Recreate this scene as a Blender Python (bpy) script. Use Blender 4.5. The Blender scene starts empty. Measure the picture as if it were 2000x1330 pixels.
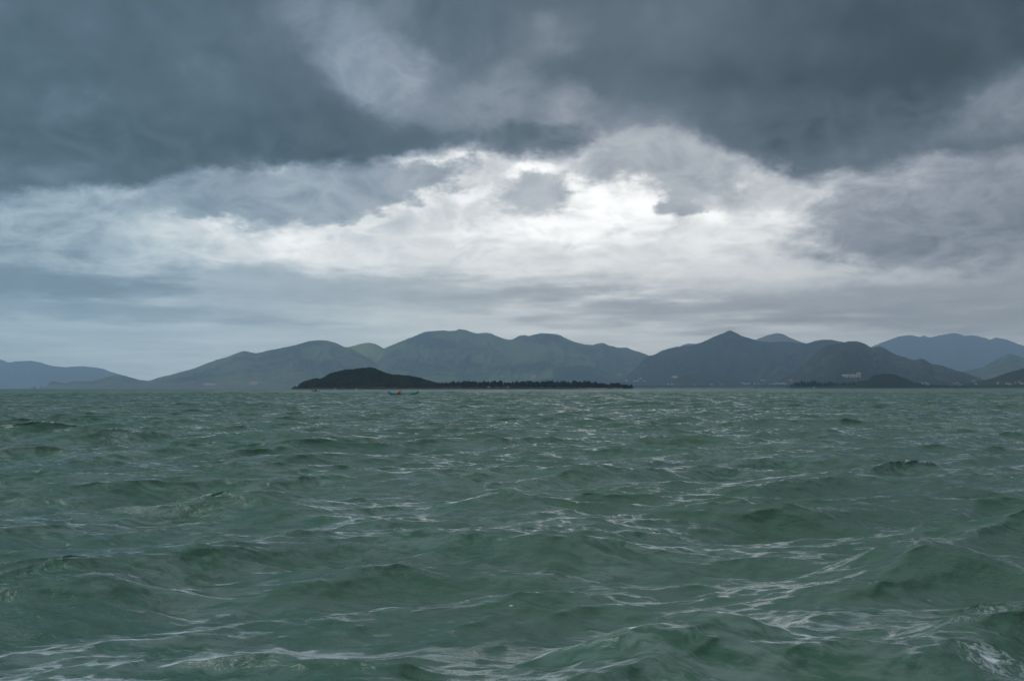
import bpy, bmesh, math, random
import numpy as np
from mathutils import Vector, Matrix, Euler

# ---------------------------------------------------------------- camera
SC = bpy.context.scene
R = math.radians
W0, H0 = 2000.0, 1330.0            # frame of the photograph, used only to read bearings off it
F0 = 1944.0                        # focal length in photograph pixels (35 mm lens on a 36 mm sensor)
HOR = 757.4                        # row of the sea horizon
EYE = 2.0
PITCH = math.atan((HOR - H0 / 2) / F0)
cam_data = bpy.data.cameras.new('camera')
cam_data.sensor_width = 36.0
cam_data.lens = 36.0 * F0 / W0
cam_data.clip_start = 0.1
cam_data.clip_end = 300000.0
cam = bpy.data.objects.new('camera', cam_data)
SC.collection.objects.link(cam)
cam.location = (0, 0, EYE)
cam.rotation_mode = 'XYZ'
ROLL = R(-0.07)
cam.matrix_world = (Matrix.Translation((0, 0, EYE)) @ Matrix.Rotation(R(90) + PITCH, 4, 'X')
                    @ Matrix.Rotation(ROLL, 4, 'Z'))
SC.camera = cam

SC.view_settings.view_transform = 'Standard'
SC.view_settings.look = 'None'
SC.view_settings.gamma = 1.0
SC.view_settings.exposure = 0.0
SC.view_settings.use_curve_mapping = False
SC.cycles.max_bounces = 6
SC.cycles.volume_bounces = 1
SC.cycles.glossy_bounces = 3
SC.cycles.diffuse_bounces = 2
SC.cycles.caustics_reflective = False
SC.cycles.caustics_refractive = False
SC.cycles.use_denoising = True

def bearing(px, py):
    """azimuth and elevation in degrees of a photograph pixel"""
    d = Vector(((px - W0 / 2) / F0, (H0 / 2 - py) / F0, -1.0)).normalized()
    d = cam.matrix_world.to_3x3() @ d
    return math.degrees(math.atan2(d.x, d.y)), math.degrees(math.asin(d.z))

def lin(c):
    c = c / 255.0
    return c / 12.92 if c <= 0.04045 else ((c + 0.055) / 1.055) ** 2.4
def rgb(r, g, b):
    return (lin(r), lin(g), lin(b), 1.0)

# ---------------------------------------------------------------- node helper
class NB:
    def __init__(s, nt):
        s.nt = nt; s.n = nt.nodes; s.l = nt.links
    def put(s, sock, v):
        if isinstance(v, bpy.types.NodeSocket): s.l.new(v, sock)
        elif v is not None: sock.default_value = v
    def m(s, op, a, b=None, c=None, clamp=False):
        n = s.n.new('ShaderNodeMath'); n.operation = op; n.use_clamp = clamp
        for i, v in enumerate((a, b, c)):
            if v is not None: s.put(n.inputs[i], v)
        return n.outputs[0]
    def v(s, op, a, b=None, out=0, scale=None):
        n = s.n.new('ShaderNodeVectorMath'); n.operation = op
        s.put(n.inputs[0], a)
        if b is not None: s.put(n.inputs[1], b)
        if scale is not None: s.put(n.inputs['Scale'], scale)
        return n.outputs[out]
    def xyz(s, x=0.0, y=0.0, z=0.0):
        n = s.n.new('ShaderNodeCombineXYZ')
        for i, v in enumerate((x, y, z)): s.put(n.inputs[i], v)
        return n.outputs[0]
    def sep(s, v):
        n = s.n.new('ShaderNodeSeparateXYZ'); s.l.new(v, n.inputs[0]); return n.outputs
    def mp(s, v, loc=(0, 0, 0), rot=(0, 0, 0), scale=(1, 1, 1), kind='POINT'):
        n = s.n.new('ShaderNodeMapping'); n.vector_type = kind
        s.l.new(v, n.inputs[0])
        n.inputs['Location'].default_value = loc
        n.inputs['Rotation'].default_value = rot
        n.inputs['Scale'].default_value = scale
        return n.outputs[0]
    def noise(s, v, scale, detail=4.0, rough=0.5, dist=0.0, col=False, kind=None, lac=2.0):
        n = s.n.new('ShaderNodeTexNoise')
        if kind: n.noise_type = kind
        s.l.new(v, n.inputs['Vector'])
        n.inputs['Scale'].default_value = scale; n.inputs['Detail'].default_value = detail
        n.inputs['Roughness'].default_value = rough; n.inputs['Distortion'].default_value = dist
        n.inputs['Lacunarity'].default_value = lac
        return n.outputs['Color' if col else 'Fac']
    def ramp(s, v, stops, interp='LINEAR'):
        n = s.n.new('ShaderNodeValToRGB'); cr = n.color_ramp; cr.interpolation = interp
        while len(cr.elements) < len(stops): cr.elements.new(0.5)
        for e, (p, c) in zip(cr.elements, stops):
            e.position = p; e.color = c if len(c) == 4 else (*c, 1)
        s.l.new(v, n.inputs[0]); return n.outputs[0]
    def step(s, v, lo, hi, a=0.0, b=1.0):
        n = s.n.new('ShaderNodeMapRange'); n.interpolation_type = 'SMOOTHSTEP'
        s.put(n.inputs[0], v); s.put(n.inputs[1], lo); s.put(n.inputs[2], hi)
        s.put(n.inputs[3], a); s.put(n.inputs[4], b); return n.outputs[0]
    def lerp(s, f, a, b):
        n = s.n.new('ShaderNodeMix'); n.data_type = 'FLOAT'
        s.put(n.inputs[0], f); s.put(n.inputs[2], a); s.put(n.inputs[3], b); return n.outputs[0]
    def mixc(s, f, a, b, mode='MIX'):
        n = s.n.new('ShaderNodeMix'); n.data_type = 'RGBA'; n.blend_type = mode
        s.put(n.inputs[0], f); s.put(n.inputs[6], a); s.put(n.inputs[7], b); return n.outputs[2]
    def curve(s, v, pts, lo, hi, olo, ohi):
        """piecewise smooth function of v given by points, v clamped to lo..hi"""
        t = s.n.new('ShaderNodeMapRange'); s.put(t.inputs[0], v)
        t.inputs[1].default_value = lo; t.inputs[2].default_value = hi
        n = s.n.new('ShaderNodeFloatCurve'); c = n.mapping.curves[0]
        q = [((x - lo) / (hi - lo), (y - olo) / (ohi - olo)) for x, y in pts]
        c.points[0].location = q[0]; c.points[1].location = q[-1]
        for p in q[1:-1]: c.points.new(*p)
        n.mapping.update()
        s.l.new(t.outputs[0], n.inputs['Value'])
        return s.m('MULTIPLY_ADD', n.outputs[0], ohi - olo, olo)

# ---------------------------------------------------------------- world: storm clouds over a Nishita sky
HAZE = 9.3e-5; BOX_FAR = 18500.0; BOX_TOP = 1080.0; AIRLIGHT = (0.112, 0.165, 0.25)
SUN_AZ, SUN_EL = -118.0, 44.0
world = bpy.data.worlds.new('World'); SC.world = world; world.use_nodes = True
wt = world.node_tree; wt.nodes.clear(); b = NB(wt)
tc = b.n.new('ShaderNodeTexCoord').outputs['Generated']
dx, dy, dz = b.sep(tc)
az = b.m('MULTIPLY', b.m('ARCTAN2', dx, dy), 57.29578)
el = b.m('MULTIPLY', b.m('ARCSINE', dz), 57.29578)
elp = b.m('MAXIMUM', el, -1.5)
vv = b.m('MULTIPLY', b.m('LOGARITHM', b.m('ADD', elp, 3.0), math.e), 25.0)
N = b.xyz(b.m('MULTIPLY', dx, 57.3), b.m('MULTIPLY', dy, 57.3), vv)
w1 = b.v('SUBTRACT', b.noise(N, 0.11, 6, 0.55, col=True), (0.5, 0.5, 0.5))
w2 = b.v('SUBTRACT', b.noise(b.mp(N, (31, 7, 5)), 0.5, 5, 0.6, col=True), (0.5, 0.5, 0.5))
wv = b.v('ADD', b.v('MULTIPLY', w1, (5.0, 3.4, 0)), b.v('MULTIPLY', w2, (1.3, 1.0, 0)))
wl = b.v('MULTIPLY', b.v('ADD', b.v('MULTIPLY', w1, (3.0, 2.0, 0)), w2), (1, 1, 0))
P0 = b.xyz(az, el, 0.0)
w3 = b.v('SUBTRACT', b.noise(b.mp(N, (3, 17, 5)), 1.7, 5, 0.65, col=True), (0.5, 0.5, 0.5))
elfade = b.step(el, 0.5, 9.0, 0.25, 1.0)
wv = b.v('ADD', wv, b.v('MULTIPLY', w3, (0.8, 0.6, 0)))
P = b.v('ADD', P0, b.v('SCALE', wv, scale=elfade))
paz, pel, _ = b.sep(P)
fine = b.m('SUBTRACT', b.noise(N, 0.35, 9, 0.6), 0.5)
big = b.m('SUBTRACT', b.noise(b.mp(N, (9, 3, 77)), 0.085, 5, 0.5), 0.5)
bil = b.m('MULTIPLY_ADD', b.m('ABSOLUTE', b.m('SUBTRACT', b.noise(b.mp(N, (19, 7, 3)), 0.30, 6, 0.58, 0.6), 0.5)), -4.0, 0.32)
mid = b.m('SUBTRACT', b.noise(b.mp(N, (9, 73, 7)), 0.2, 7, 0.55, 0.4), 0.5)
Ns = b.mp(N, (3, 50, 1), scale=(1, 1, 2.8))
strk = b.m('SUBTRACT', b.noise(Ns, 0.16, 6, 0.55), 0.5)

def ell(cx, cy, rx, ry, rot=0, src=None):
    a, e = bearing(cx, cy)
    q = b.mp(src or P, (a, e, 0), (0, 0, R(rot)), (rx / 34.0, ry / 34.0, 1), 'TEXTURE')
    return b.v('LENGTH', q, out=1)
def gauss(*a, **k):
    r = ell(*a, **k)
    return b.m('POWER', math.e, b.m('MULTIPLY', b.m('MULTIPLY', r, r), -1.0))
def paint(L, mask, val, amt=1.0):
    f = mask if amt == 1.0 else b.m('MULTIPLY', mask, amt)
    return b.lerp(f, L, val)
def edge(pts, soft, src=None, nz=None, namp=0.0):
    """mask of everything above a lower edge given in photograph pixels"""
    q = [bearing(x, y) for x, y in pts]
    q = [(-40, q[0][1])] + q + [(40, q[-1][1])]
    c = b.curve(paz, q, -40, 40, 0, 30)
    d = b.m('SUBTRACT', src or pel, c)
    if nz is not None: d = b.m('MULTIPLY_ADD', nz, namp, d)
    return b.step(d, -soft / 34.0, soft / 34.0)

# brightness, as seen on a display (0..1); the colour follows from it below
L = b.m('MULTIPLY_ADD', gauss(1170, 395, 570, 190), 0.27, 0.65)
L = b.m('MULTIPLY_ADD', gauss(130, 450, 260, 80), -0.05, L)
L = b.m('MULTIPLY_ADD', gauss(940, 320, 150, 60), 0.10, L)
L = b.m('MULTIPLY_ADD', gauss(1400, 350, 200, 50), 0.07, L)
L = b.m('MULTIPLY_ADD', gauss(470, 480, 230, 55), 0.15, L)
L = b.m('MULTIPLY_ADD', gauss(2000, 480, 420, 150), -0.11, L)
L = b.m('MULTIPLY_ADD', gauss(0, 470, 260, 130), -0.04, L)
L = b.m('MULTIPLY_ADD', strk, 0.16, L)
L = b.m('MULTIPLY_ADD', b.m('MULTIPLY', b.m('ADD', fine, b.m('MULTIPLY', bil, 0.55)), b.step(el, 3, 9)), 0.24, L)
# flat banks low over the hills
def puff(L, x, y, rx, ry, rot, val, soft=0.35, nz=2.0, amt=1.0):
    r = b.m('MULTIPLY_ADD', fine, nz, ell(x, y, rx, ry, rot))
    return paint(L, b.step(r, 1 + soft, 1 - soft), b.m('MULTIPLY_ADD', b.m('ADD', bil, mid), 0.10, val), amt)
def bank(L, x, y, rx, ry, rot, val, amt):
    r = b.m('MULTIPLY_ADD', strk, 2.2, b.m('MULTIPLY_ADD', fine, 1.2, ell(x, y, rx, ry, rot)))
    return paint(L, b.step(r, 1.5, 0.35), val, amt)
L = bank(L, 560, 572, 600, 40, 1, 0.60, 0.6)
L = puff(L, 760, 470, 120, 26, 8, 0.80, 0.6, 2.2, 0.8)
L = puff(L, 1120, 505, 300, 30, -3, 0.80, 0.6, 2.2, 0.7)
L = puff(L, 1450, 450, 160, 30, 10, 0.83, 0.6, 2.2, 0.7)
L = bank(L, 900, 590, 420, 18, 0, 0.60, 0.6)
L = bank(L, 20, 555, 260, 36, 0, 0.49, 0.8)
L = bank(L, 60, 605, 520, 20, 0, 0.55, 0.7)
L = bank(L, 1750, 592, 620, 42, 0, 0.56, 0.8)
L = bank(L, 1950, 620, 420, 26, 0, 0.52, 0.6)
L = bank(L, 700, 605, 200, 14, 0, 0.74, 0.5)
L = bank(L, 1560, 545, 320, 24, 0, 0.78, 0.5)
# pale grey heaps inside the bright gap
L = puff(L, 900, 440, 150, 24, 8, 0.80, 0.6, 2.4, 0.7)
L = puff(L, 1050, 372, 82, 40, 12, 0.69, 0.4, 2.6)
L = puff(L, 1320, 393, 42, 20, 0, 0.64, 0.35, 2.2)
L = puff(L, 930, 345, 70, 30, 20, 0.80, 0.5, 2.0)
L = puff(L, 1610, 455, 90, 38, 25, 0.74, 0.6, 2.2, 0.8)
L = puff(L, 1470, 365, 110, 34, 0, 0.76, 0.5, 2.0)
L = puff(L, 1900, 425, 270, 75, 6, 0.52, 0.45, 1.8)
L = puff(L, 1960, 480, 250, 40, 0, 0.50, 0.5, 1.5, 0.7)
L = puff(L, 1800, 385, 170, 60, 0, 0.56, 0.5, 1.8, 0.7)
L = puff(L, 1300, 285, 215, 78, -6, 0.66, 0.4, 1.6)
L = puff(L, 1250, 225, 90, 40, 0, 0.60, 0.6, 1.2)
L = puff(L, 1260, 335, 150, 26, -6, 0.63, 0.5, 1.5, 0.7)
L = puff(L, 580, 378, 310, 56, 7, 0.60, 0.2, 1.9)
L = puff(L, 440, 405, 150, 38, -12, 0.545, 0.45, 1.5, 0.8)
L = puff(L, 400, 360, 80, 24, 5, 0.53, 0.5, 1.5, 0.7)
# the right dark deck, with a nearer and darker fold above
mC = edge([(860, 275), (980, 300), (1050, 305), (1120, 292), (1170, 262), (1240, 244), (1330, 262), (1420, 300),
           (1520, 330), (1620, 342), (1720, 342), (1820, 318), (1900, 330), (2000, 315)], 22, nz=fine, namp=2.2)
LC = b.m('MULTIPLY_ADD', big, 0.30, 0.44)
LC = b.m('MULTIPLY_ADD', fine, 0.16, LC)
LC = b.m('MULTIPLY_ADD', mid, 0.16, b.m('MULTIPLY_ADD', bil, 0.035, LC))
LC = b.m('MULTIPLY_ADD', gauss(1560, 330, 300, 60, 8), -0.03, LC)
LC = b.m('MULTIPLY_ADD', gauss(1960, 215, 130, 60), 0.10, LC)
LC = b.m('MULTIPLY_ADD', gauss(1120, 215, 90, 45), 0.12, LC)
LC = b.m('MULTIPLY_ADD', gauss(960, 200, 80, 60), 0.08, LC)
L = paint(L, mC, LC)
mC2 = edge([(900, 40), (1050, 70), (1200, 150), (1400, 215), (1540, 232), (1650, 268), (1760, 225), (1880, 185),
            (2000, 150)], 75, nz=fine, namp=1.5)
LC2 = b.m('MULTIPLY_ADD', big, 0.22, b.m('MULTIPLY_ADD', mid, 0.14, b.m('MULTIPLY_ADD', fine, 0.06, 0.345)))
LC2 = b.m('MULTIPLY_ADD', gauss(1150, 40, 300, 60), 0.06, LC2)
LC2 = b.m('MULTIPLY_ADD', gauss(1800, 130, 300, 60), -0.04, LC2)
L = paint(L, mC2, LC2, 0.92)
# the left dark deck
aB = b.step(paz, 1.5, -5.0)
mB = b.m('MULTIPLY', edge([(-200, 395), (0, 385), (120, 378), (230, 365), (340, 338), (450, 318), (600, 308),
                            (740, 308), (860, 280), (960, 262)], 18, nz=fine, namp=1.4), aB)
LB = b.m('MULTIPLY_ADD', big, 0.22, 0.405)
LB = b.m('MULTIPLY_ADD', fine, 0.10, LB)
LB = b.m('MULTIPLY_ADD', mid, 0.12, b.m('MULTIPLY_ADD', bil, 0.03, LB))
LB = b.m('MULTIPLY_ADD', gauss(700, 90, 140, 60, -12), 0.08, LB)
LB = b.m('MULTIPLY_ADD', gauss(630, 20, 100, 40), 0.09, LB)
LB = b.m('MULTIPLY_ADD', gauss(980, 60, 200, 60), -0.04, LB)
LB = b.m('MULTIPLY_ADD', gauss(880, 220, 120, 50), 0.10, LB)
LB = b.m('MULTIPLY_ADD', gauss(120, 190, 90, 30), 0.05, LB)
LB = b.m('MULTIPLY_ADD', gauss(0, 120, 160, 90), -0.05, LB)
LB = b.m('MULTIPLY_ADD', gauss(0, 320, 300, 60), 0.05, LB)
LB = b.m('MULTIPLY_ADD', gauss(420, 250, 420, 80), -0.05, LB)
L = paint(L, mB, LB)
# lobes of the deck: lighter heads and darker hanging folds
L = puff(L, 735, 130, 125, 66, -10, 0.575, 0.45, 1.5, 0.85)
L = puff(L, 640, 40, 90, 40, -20, 0.52, 0.6, 1.8, 0.7)
L = puff(L, 1085, 70, 70, 30, 0, 0.50, 0.6, 1.8, 0.6)
L = puff(L, 1120, 215, 62, 42, 60, 0.55, 0.5, 1.8, 0.7)
L = puff(L, 940, 205, 80, 36, 0, 0.52, 0.6, 1.8, 0.6)
L = puff(L, 1035, 270, 110, 30, 6, 0.415, 0.35, 1.6, 0.9)
L = puff(L, 1670, 235, 150, 42, 4, 0.325, 0.6, 1.2, 0.7)
L = puff(L, 1960, 205, 120, 45, 15, 0.50, 0.5, 1.6, 0.7)
L = puff(L, 130, 195, 110, 30, 5, 0.45, 0.6, 1.6, 0.6)
L = puff(L, 420, 270, 380, 44, 3, 0.365, 0.6, 1.2, 0.7)
# overhead and behind: the same deck goes on
hi = b.step(el, 19, 30)
L = b.lerp(hi, L, b.m('MULTIPLY_ADD', big, 0.25, b.step(el, 24, 55, 0.46, 0.60)))
L = b.m('MULTIPLY_ADD', b.m('SUBTRACT', b.noise(N, 0.9, 6, 0.6), 0.5), 0.035, L)
L = b.m('MINIMUM', b.m('MAXIMUM', L, 0.2), 0.985)
c_cool = b.ramp(L, [(0.0, rgb(45, 60, 70)), (0.30, rgb(62, 82, 95)), (0.42, rgb(84, 104, 120)),
                    (0.55, rgb(122, 143, 162)), (0.68, rgb(160, 178, 190)), (0.82, rgb(205, 213, 218)),
                    (0.93, rgb(242, 244, 246)), (1.0, (1.03, 1.04, 1.05, 1))])
c_warm = b.ramp(L, [(0.0, rgb(45, 58, 68)), (0.30, rgb(66, 80, 92)), (0.42, rgb(94, 107, 120)),
                    (0.55, rgb(134, 142, 155)), (0.68, rgb(170, 176, 184)), (0.82, rgb(208, 211, 214)),
                    (0.93, rgb(242, 243, 244)), (1.0, (1.03, 1.03, 1.03, 1))])
cc = b.mixc(b.step(az, -26, 6), c_cool, c_warm)
sky = b.n.new('ShaderNodeTexSky'); sky.sky_type = 'NISHITA'; sky.sun_disc = False
sky.sun_elevation = R(SUN_EL); sky.sun_rotation = R(SUN_AZ); sky.altitude = 0
nis = b.v('SCALE', sky.outputs[0], scale=0.07)
clear = b.m('MULTIPLY', b.step(el, 9.0, 1.0), 0.04)
cc = b.mixc(clear, cc, nis)
# the clouds stand behind the hazy air of the bay (see the haze box): what leaves them is brighter than what arrives
path = b.m('MINIMUM', BOX_FAR, b.m('DIVIDE', BOX_TOP, b.m('MAXIMUM', dz, 0.002)))
trans = b.m('POWER', math.e, b.m('MULTIPLY', path, -HAZE))
scat = b.v('SCALE', AIRLIGHT, scale=b.m('SUBTRACT', 1.0, trans))
cc = b.v('SCALE', b.v('SUBTRACT', cc, scat), scale=b.m('DIVIDE', 1.0, trans))
cc = b.v('MAXIMUM', cc, (0.02, 0.03, 0.04))
bg = b.n.new('ShaderNodeBackground'); b.l.new(cc, bg.inputs['Color']); bg.inputs['Strength'].default_value = 1.0
wo = b.n.new('ShaderNodeOutputWorld'); b.l.new(bg.outputs[0], wo.inputs['Surface'])
world.cycles.sampling_method = 'MANUAL'; world.cycles.sample_map_resolution = 1024

sun_d = bpy.data.lights.new('sun', 'SUN'); sun_d.energy = 1.5; sun_d.angle = R(40); sun_d.color = (1.0, 0.975, 0.94)
sun = bpy.data.objects.new('sun', sun_d); SC.collection.objects.link(sun)
sv = Vector((math.sin(R(SUN_AZ)) * math.cos(R(SUN_EL)), math.cos(R(SUN_AZ)) * math.cos(R(SUN_EL)), math.sin(R(SUN_EL))))
sun.rotation_euler = sv.to_track_quat('Z', 'Y').to_euler()

# ---------------------------------------------------------------- shared helpers
def link(o, parent=None):
    SC.collection.objects.link(o)
    if parent is not None: o.parent = parent
    return o
def tag(o, label=None, cat=None, group=None, kind=None):
    if label: o['label'] = label
    if cat: o['category'] = cat
    if group: o['group'] = group
    if kind: o['kind'] = kind
    return o
def mesh_arrays(name, co, quads, smooth=True):
    """mesh from numpy vertex and quad (or triangle) arrays"""
    me = bpy.data.meshes.new(name)
    k = quads.shape[1]
    me.vertices.add(len(co)); me.vertices.foreach_set('co', np.ascontiguousarray(co, dtype=np.float32).ravel())
    me.loops.add(quads.size); me.loops.foreach_set('vertex_index', np.ascontiguousarray(quads, dtype=np.int32).ravel())
    me.polygons.add(len(quads))
    me.polygons.foreach_set('loop_start', np.arange(0, quads.size, k, dtype=np.int32))
    me.polygons.foreach_set('loop_total', np.full(len(quads), k, dtype=np.int32))
    me.polygons.foreach_set('use_smooth', np.full(len(quads), smooth, dtype=bool))
    me.update(calc_edges=True); me.validate()
    return me
def grid_quads(nr, nc, wrap=False):
    i = np.arange(nr - 1)[:, None]; j = np.arange(nc if wrap else nc - 1)[None, :]
    j2 = (j + 1) % nc
    return np.stack([i * nc + j, i * nc + j2, (i + 1) * nc + j2, (i + 1) * nc + j], -1).reshape(-1, 4)
def attr(me, name, arr):
    a = me.attributes.new(name, 'FLOAT', 'POINT'); a.data.foreach_set('value', np.ascontiguousarray(arr, dtype=np.float32).ravel())

def vnoise(x, y, seed):
    """smooth value noise on a 256 lattice, -1..1"""
    g = np.random.RandomState(seed).uniform(-1, 1, (256, 256))
    xi = np.floor(x).astype(int); yi = np.floor(y).astype(int)
    fx = x - xi; fy = y - yi
    fx = fx * fx * fx * (fx * (fx * 6 - 15) + 10); fy = fy * fy * fy * (fy * (fy * 6 - 15) + 10)
    a = g[xi % 256, yi % 256]; bb = g[(xi + 1) % 256, yi % 256]
    c = g[xi % 256, (yi + 1) % 256]; d = g[(xi + 1) % 256, (yi + 1) % 256]
    return (a * (1 - fx) + bb * fx) * (1 - fy) + (c * (1 - fx) + d * fx) * fy
def fbm(x, y, seed, octv=5, gain=0.5, ridged=False):
    s = 0; a = 1.0; t = 0
    for i in range(octv):
        v = vnoise(x * 2 ** i + 17.3 * i, y * 2 ** i - 9.1 * i, seed + i)
        if ridged: v = 1 - 2 * np.abs(v)
        s = s + a * v; t += a; a *= gain
    return s / t

# ---------------------------------------------------------------- the sea
WIND = R(-72)        # the direction the waves run, towards the camera and a little to the right
LP = 6.0             # dominant wavelength in metres
HS = 0.54            # significant wave height
def spectrum(KX, KY):
    K = np.hypot(KX, KY); K[K == 0] = 1e-9
    kp = 2 * np.pi / LP
    th = np.arctan2(KY, KX) - WIND
    c = np.cos(th)
    sp = np.clip(6.0 * (K / kp) ** -0.45, 1.2, 7.0)
    D = np.where(c > 0, np.abs(c) ** (2 * sp), 0.015 * np.abs(c) ** 2)
    E = K ** -4.4 * np.exp(-1.25 * (kp / K) ** 2) * D
    E = E * np.exp(-(K / 70.0) ** 2)
    return E
def patch(L_, n, lmin, lmax, seed):
    rs = np.random.RandomState(seed)
    k = np.fft.fftfreq(n, 1.0 / n) * 2 * np.pi / L_
    KX, KY = np.meshgrid(k, k, indexing='ij')
    K = np.hypot(KX, KY)
    E = spectrum(KX, KY)
    E = np.where((K >= 2 * np.pi / lmax) & (K < 2 * np.pi / lmin), E, 0)
    A = np.sqrt(E) * (2 * np.pi / L_)
    g = (rs.normal(size=(n, n)) + 1j * rs.normal(size=(n, n)))
    H = A * g
    Ks = np.where(K > 0, K, 1)
    h = np.fft.ifft2(H).real * n * n
    dx_ = np.fft.ifft2(1j * KX / Ks * H).real * n * n
    dy_ = np.fft.ifft2(1j * KY / Ks * H).real * n * n
    dv = np.fft.ifft2(-K * H).real * n * n          # divergence of the horizontal displacement
    return [h, dx_, dy_, dv], L_
PATCHES = [patch(170.0, 512, 6.0, 40.0, 11), patch(53.0, 512, 1.3, 6.0, 23), patch(13.0, 512, 0.09, 1.3, 37)]
_var = sum(p[0][0].var() for p in PATCHES)
_sc = (HS / 4) / math.sqrt(_var)
CHOP = 1.0
LEAN = 0.28
ROT = [0.0, R(4), R(-6)]
OFF = [(41.0, 96.0), (7.0, 3.0), (2.0, 5.0)]

# single wave crests the photograph shows: bearing pixel of the crest, half width px, amplitude m, half length m, lean
CRESTS = [(1215, 1215, 235, 0.27, 0.75, 4), (480, 1262, 330, 0.22, 0.75, -2), (130, 1140, 150, 0.22, 0.8, 12),
          (560, 990, 180, 0.30, 1.5, 0), (960, 985, 180, 0.24, 1.4, 0), (1790, 1068, 170, 0.26, 1.2, 0),
          (1080, 1055, 210, 0.22, 1.1, 0), (545, 846, 120, 0.34, 3.0, 0), (150, 848, 60, 0.28, 2.8, 0),
          (1990, 1285, 160, 0.20, 0.7, -6), (1660, 1265, 190, -0.20, 0.8, 0), (1060, 910, 90, 0.2, 1.8, 0)]
def crest_xy(px, py, z=0.0):
    a, e = bearing(px, py)
    d = (EYE - z) / math.tan(-R(e))
    return d * math.sin(R(a)), d * math.cos(R(a)), d
CR = []
for (px, py, wpx, amp, hl, lean) in CRESTS:
    x_, y_, d_ = crest_xy(px, py, max(amp, 0))
    CR.append((x_, y_, wpx * d_ / F0, amp, hl, R(lean)))

def sea_at(x, y, cell):
    h = np.zeros_like(x); ox = np.zeros_like(x); oy = np.zeros_like(x); dv = np.zeros_like(x)
    lmins = (6.0, 1.3, 0.25)
    for (f, L_), r, (u0, v0), lm in zip(PATCHES, ROT, OFF, lmins):
        c, s = math.cos(r), math.sin(r)
        n = f[0].shape[0]
        u = ((c * x + s * y + u0) / L_ * n); v = ((-s * x + c * y + v0) / L_ * n)
        ui = np.floor(u).astype(np.int64); vi = np.floor(v).astype(np.int64)
        fu = u - ui; fv = v - vi
        ui %= n; vi %= n; u1 = (ui + 1) % n; v1 = (vi + 1) % n
        out = []
        for a in f:
            a = a * _sc
            out.append((a[ui, vi] * (1 - fu) + a[u1, vi] * fu) * (1 - fv) + (a[ui, v1] * (1 - fu) + a[u1, v1] * fu) * fv)
        w = np.clip(1.6 - cell / (lm * 1.2), 0.55 if lm > 2 else 0.0, 1.0)
        h += w * out[0]
        ox += w * (c * out[1] - s * out[2]); oy += w * (s * out[1] + c * out[2])
        if lm > 1: dv += w * out[3]
    # groups of higher and lower waves
    g = 1.0 + 0.20 * fbm(x / 34.0, y / 26.0, 91, 2)
    h *= g; ox *= g; oy *= g
    ox += LEAN * math.cos(WIND) * h; oy += LEAN * math.sin(WIND) * h      # crests lean forward before they break
    for (cx, cy, wd, amp, hl, lean) in CR:
        q = (np.abs(x - cx) < wd * 3) & (np.abs(y - cy) < hl * 4 + wd)
        if not q.any(): continue
        a = x[q] - cx; e = y[q] - cy - np.tan(lean) * a + 0.10 * wd * (a / wd) ** 2 * 0.5
        gx = np.exp(-(a / wd) ** 2); t = e / hl
        h[q] += amp * gx * np.exp(-t * t) * (1 - 0.9 * t * t + 0.25 * t)
        ox[q] += 0
        oy[q] += -0.9 * amp * gx * t * np.exp(-t * t)
    return h, ox, oy, dv

def build_sea():
    kf = 1.0 / 395.0
    fine_half = R(31)
    ang = list(np.arange(-fine_half, fine_half + kf * .5, kf))
    st, a = kf, ang[-1]
    side = []
    while a < math.pi - 0.02:
        st = min(st * 1.07, 0.06); a += st
        if a < math.pi - 0.02: side.append(a)
    ang = np.array([-s for s in reversed(side)] + ang + side)
    r = [0.4]
    while r[-1] < 4.5: r.append(r[-1] * 1.05)
    while r[-1] < 6500: r.append(r[-1] * (1 + kf * (0.85 if r[-1] < 400 else 1.3)))
    while r[-1] < 17000: r.append(r[-1] * 1.12)
    r = np.array(r)
    AA, RR = np.meshgrid(ang, r)
    x = RR * np.sin(AA); y = RR * np.cos(AA)
    cell = RR * np.maximum(kf, np.gradient(ang)[None, :])
    far = np.clip((16000 - RR) / 10000, 0, 1)
    h, ox, oy, dv = sea_at(x, y, cell)
    h *= far; ox *= far; oy *= far
    # long crests sharpen, troughs flatten
    z = h
    co = np.stack([x + CHOP * ox, y + CHOP * oy, z], -1).reshape(-1, 3)
    q = grid_quads(len(r), len(ang), wrap=True)
    me = mesh_arrays('sea', co, q[:, ::-1])
    fold = np.clip((-dv * CHOP - 0.62) / 0.35, 0, 1) * np.clip((h - 0.04) / 0.15, 0, 1)
    foam = fold * np.clip(RR / 14.0, 0.0, 1)
    # breaking crests seen in the photograph
    for (px, py, rx, ry, s) in FOAM:
        cx, cy, d = crest_xy(px, py, 0.14)
        wx = rx * d / F0
        wy = max(ry * d * d / (F0 * EYE), 0.10)
        g = np.exp(-((x + ox - cx) / wx) ** 2 - ((y + oy - cy) / wy) ** 2)
        foam = np.maximum(foam, g * s)
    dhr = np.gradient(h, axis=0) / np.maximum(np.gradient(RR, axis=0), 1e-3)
    back_sheen = np.clip((-dhr + 0.085) / 0.13, 0, 1)  # flat and backward faces, where the streaks paint in sky sheen
    attr(me, 'back_sheen', back_sheen * back_sheen * (3 - 2 * back_sheen))
    attr(me, 'foam', np.clip(foam, 0, 1))
    # slopes too small for the mesh far out are carried by the roughness there
    attr(me, 'chop', np.clip(np.log(np.maximum(RR, 1) / 60.0) / np.log(20.0), 0, 1))
    o = link(bpy.data.objects.new('sea', me))
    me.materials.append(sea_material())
    tag(o, 'choppy green sea with small whitecaps reaching the horizon', kind='structure')
    return o
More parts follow.
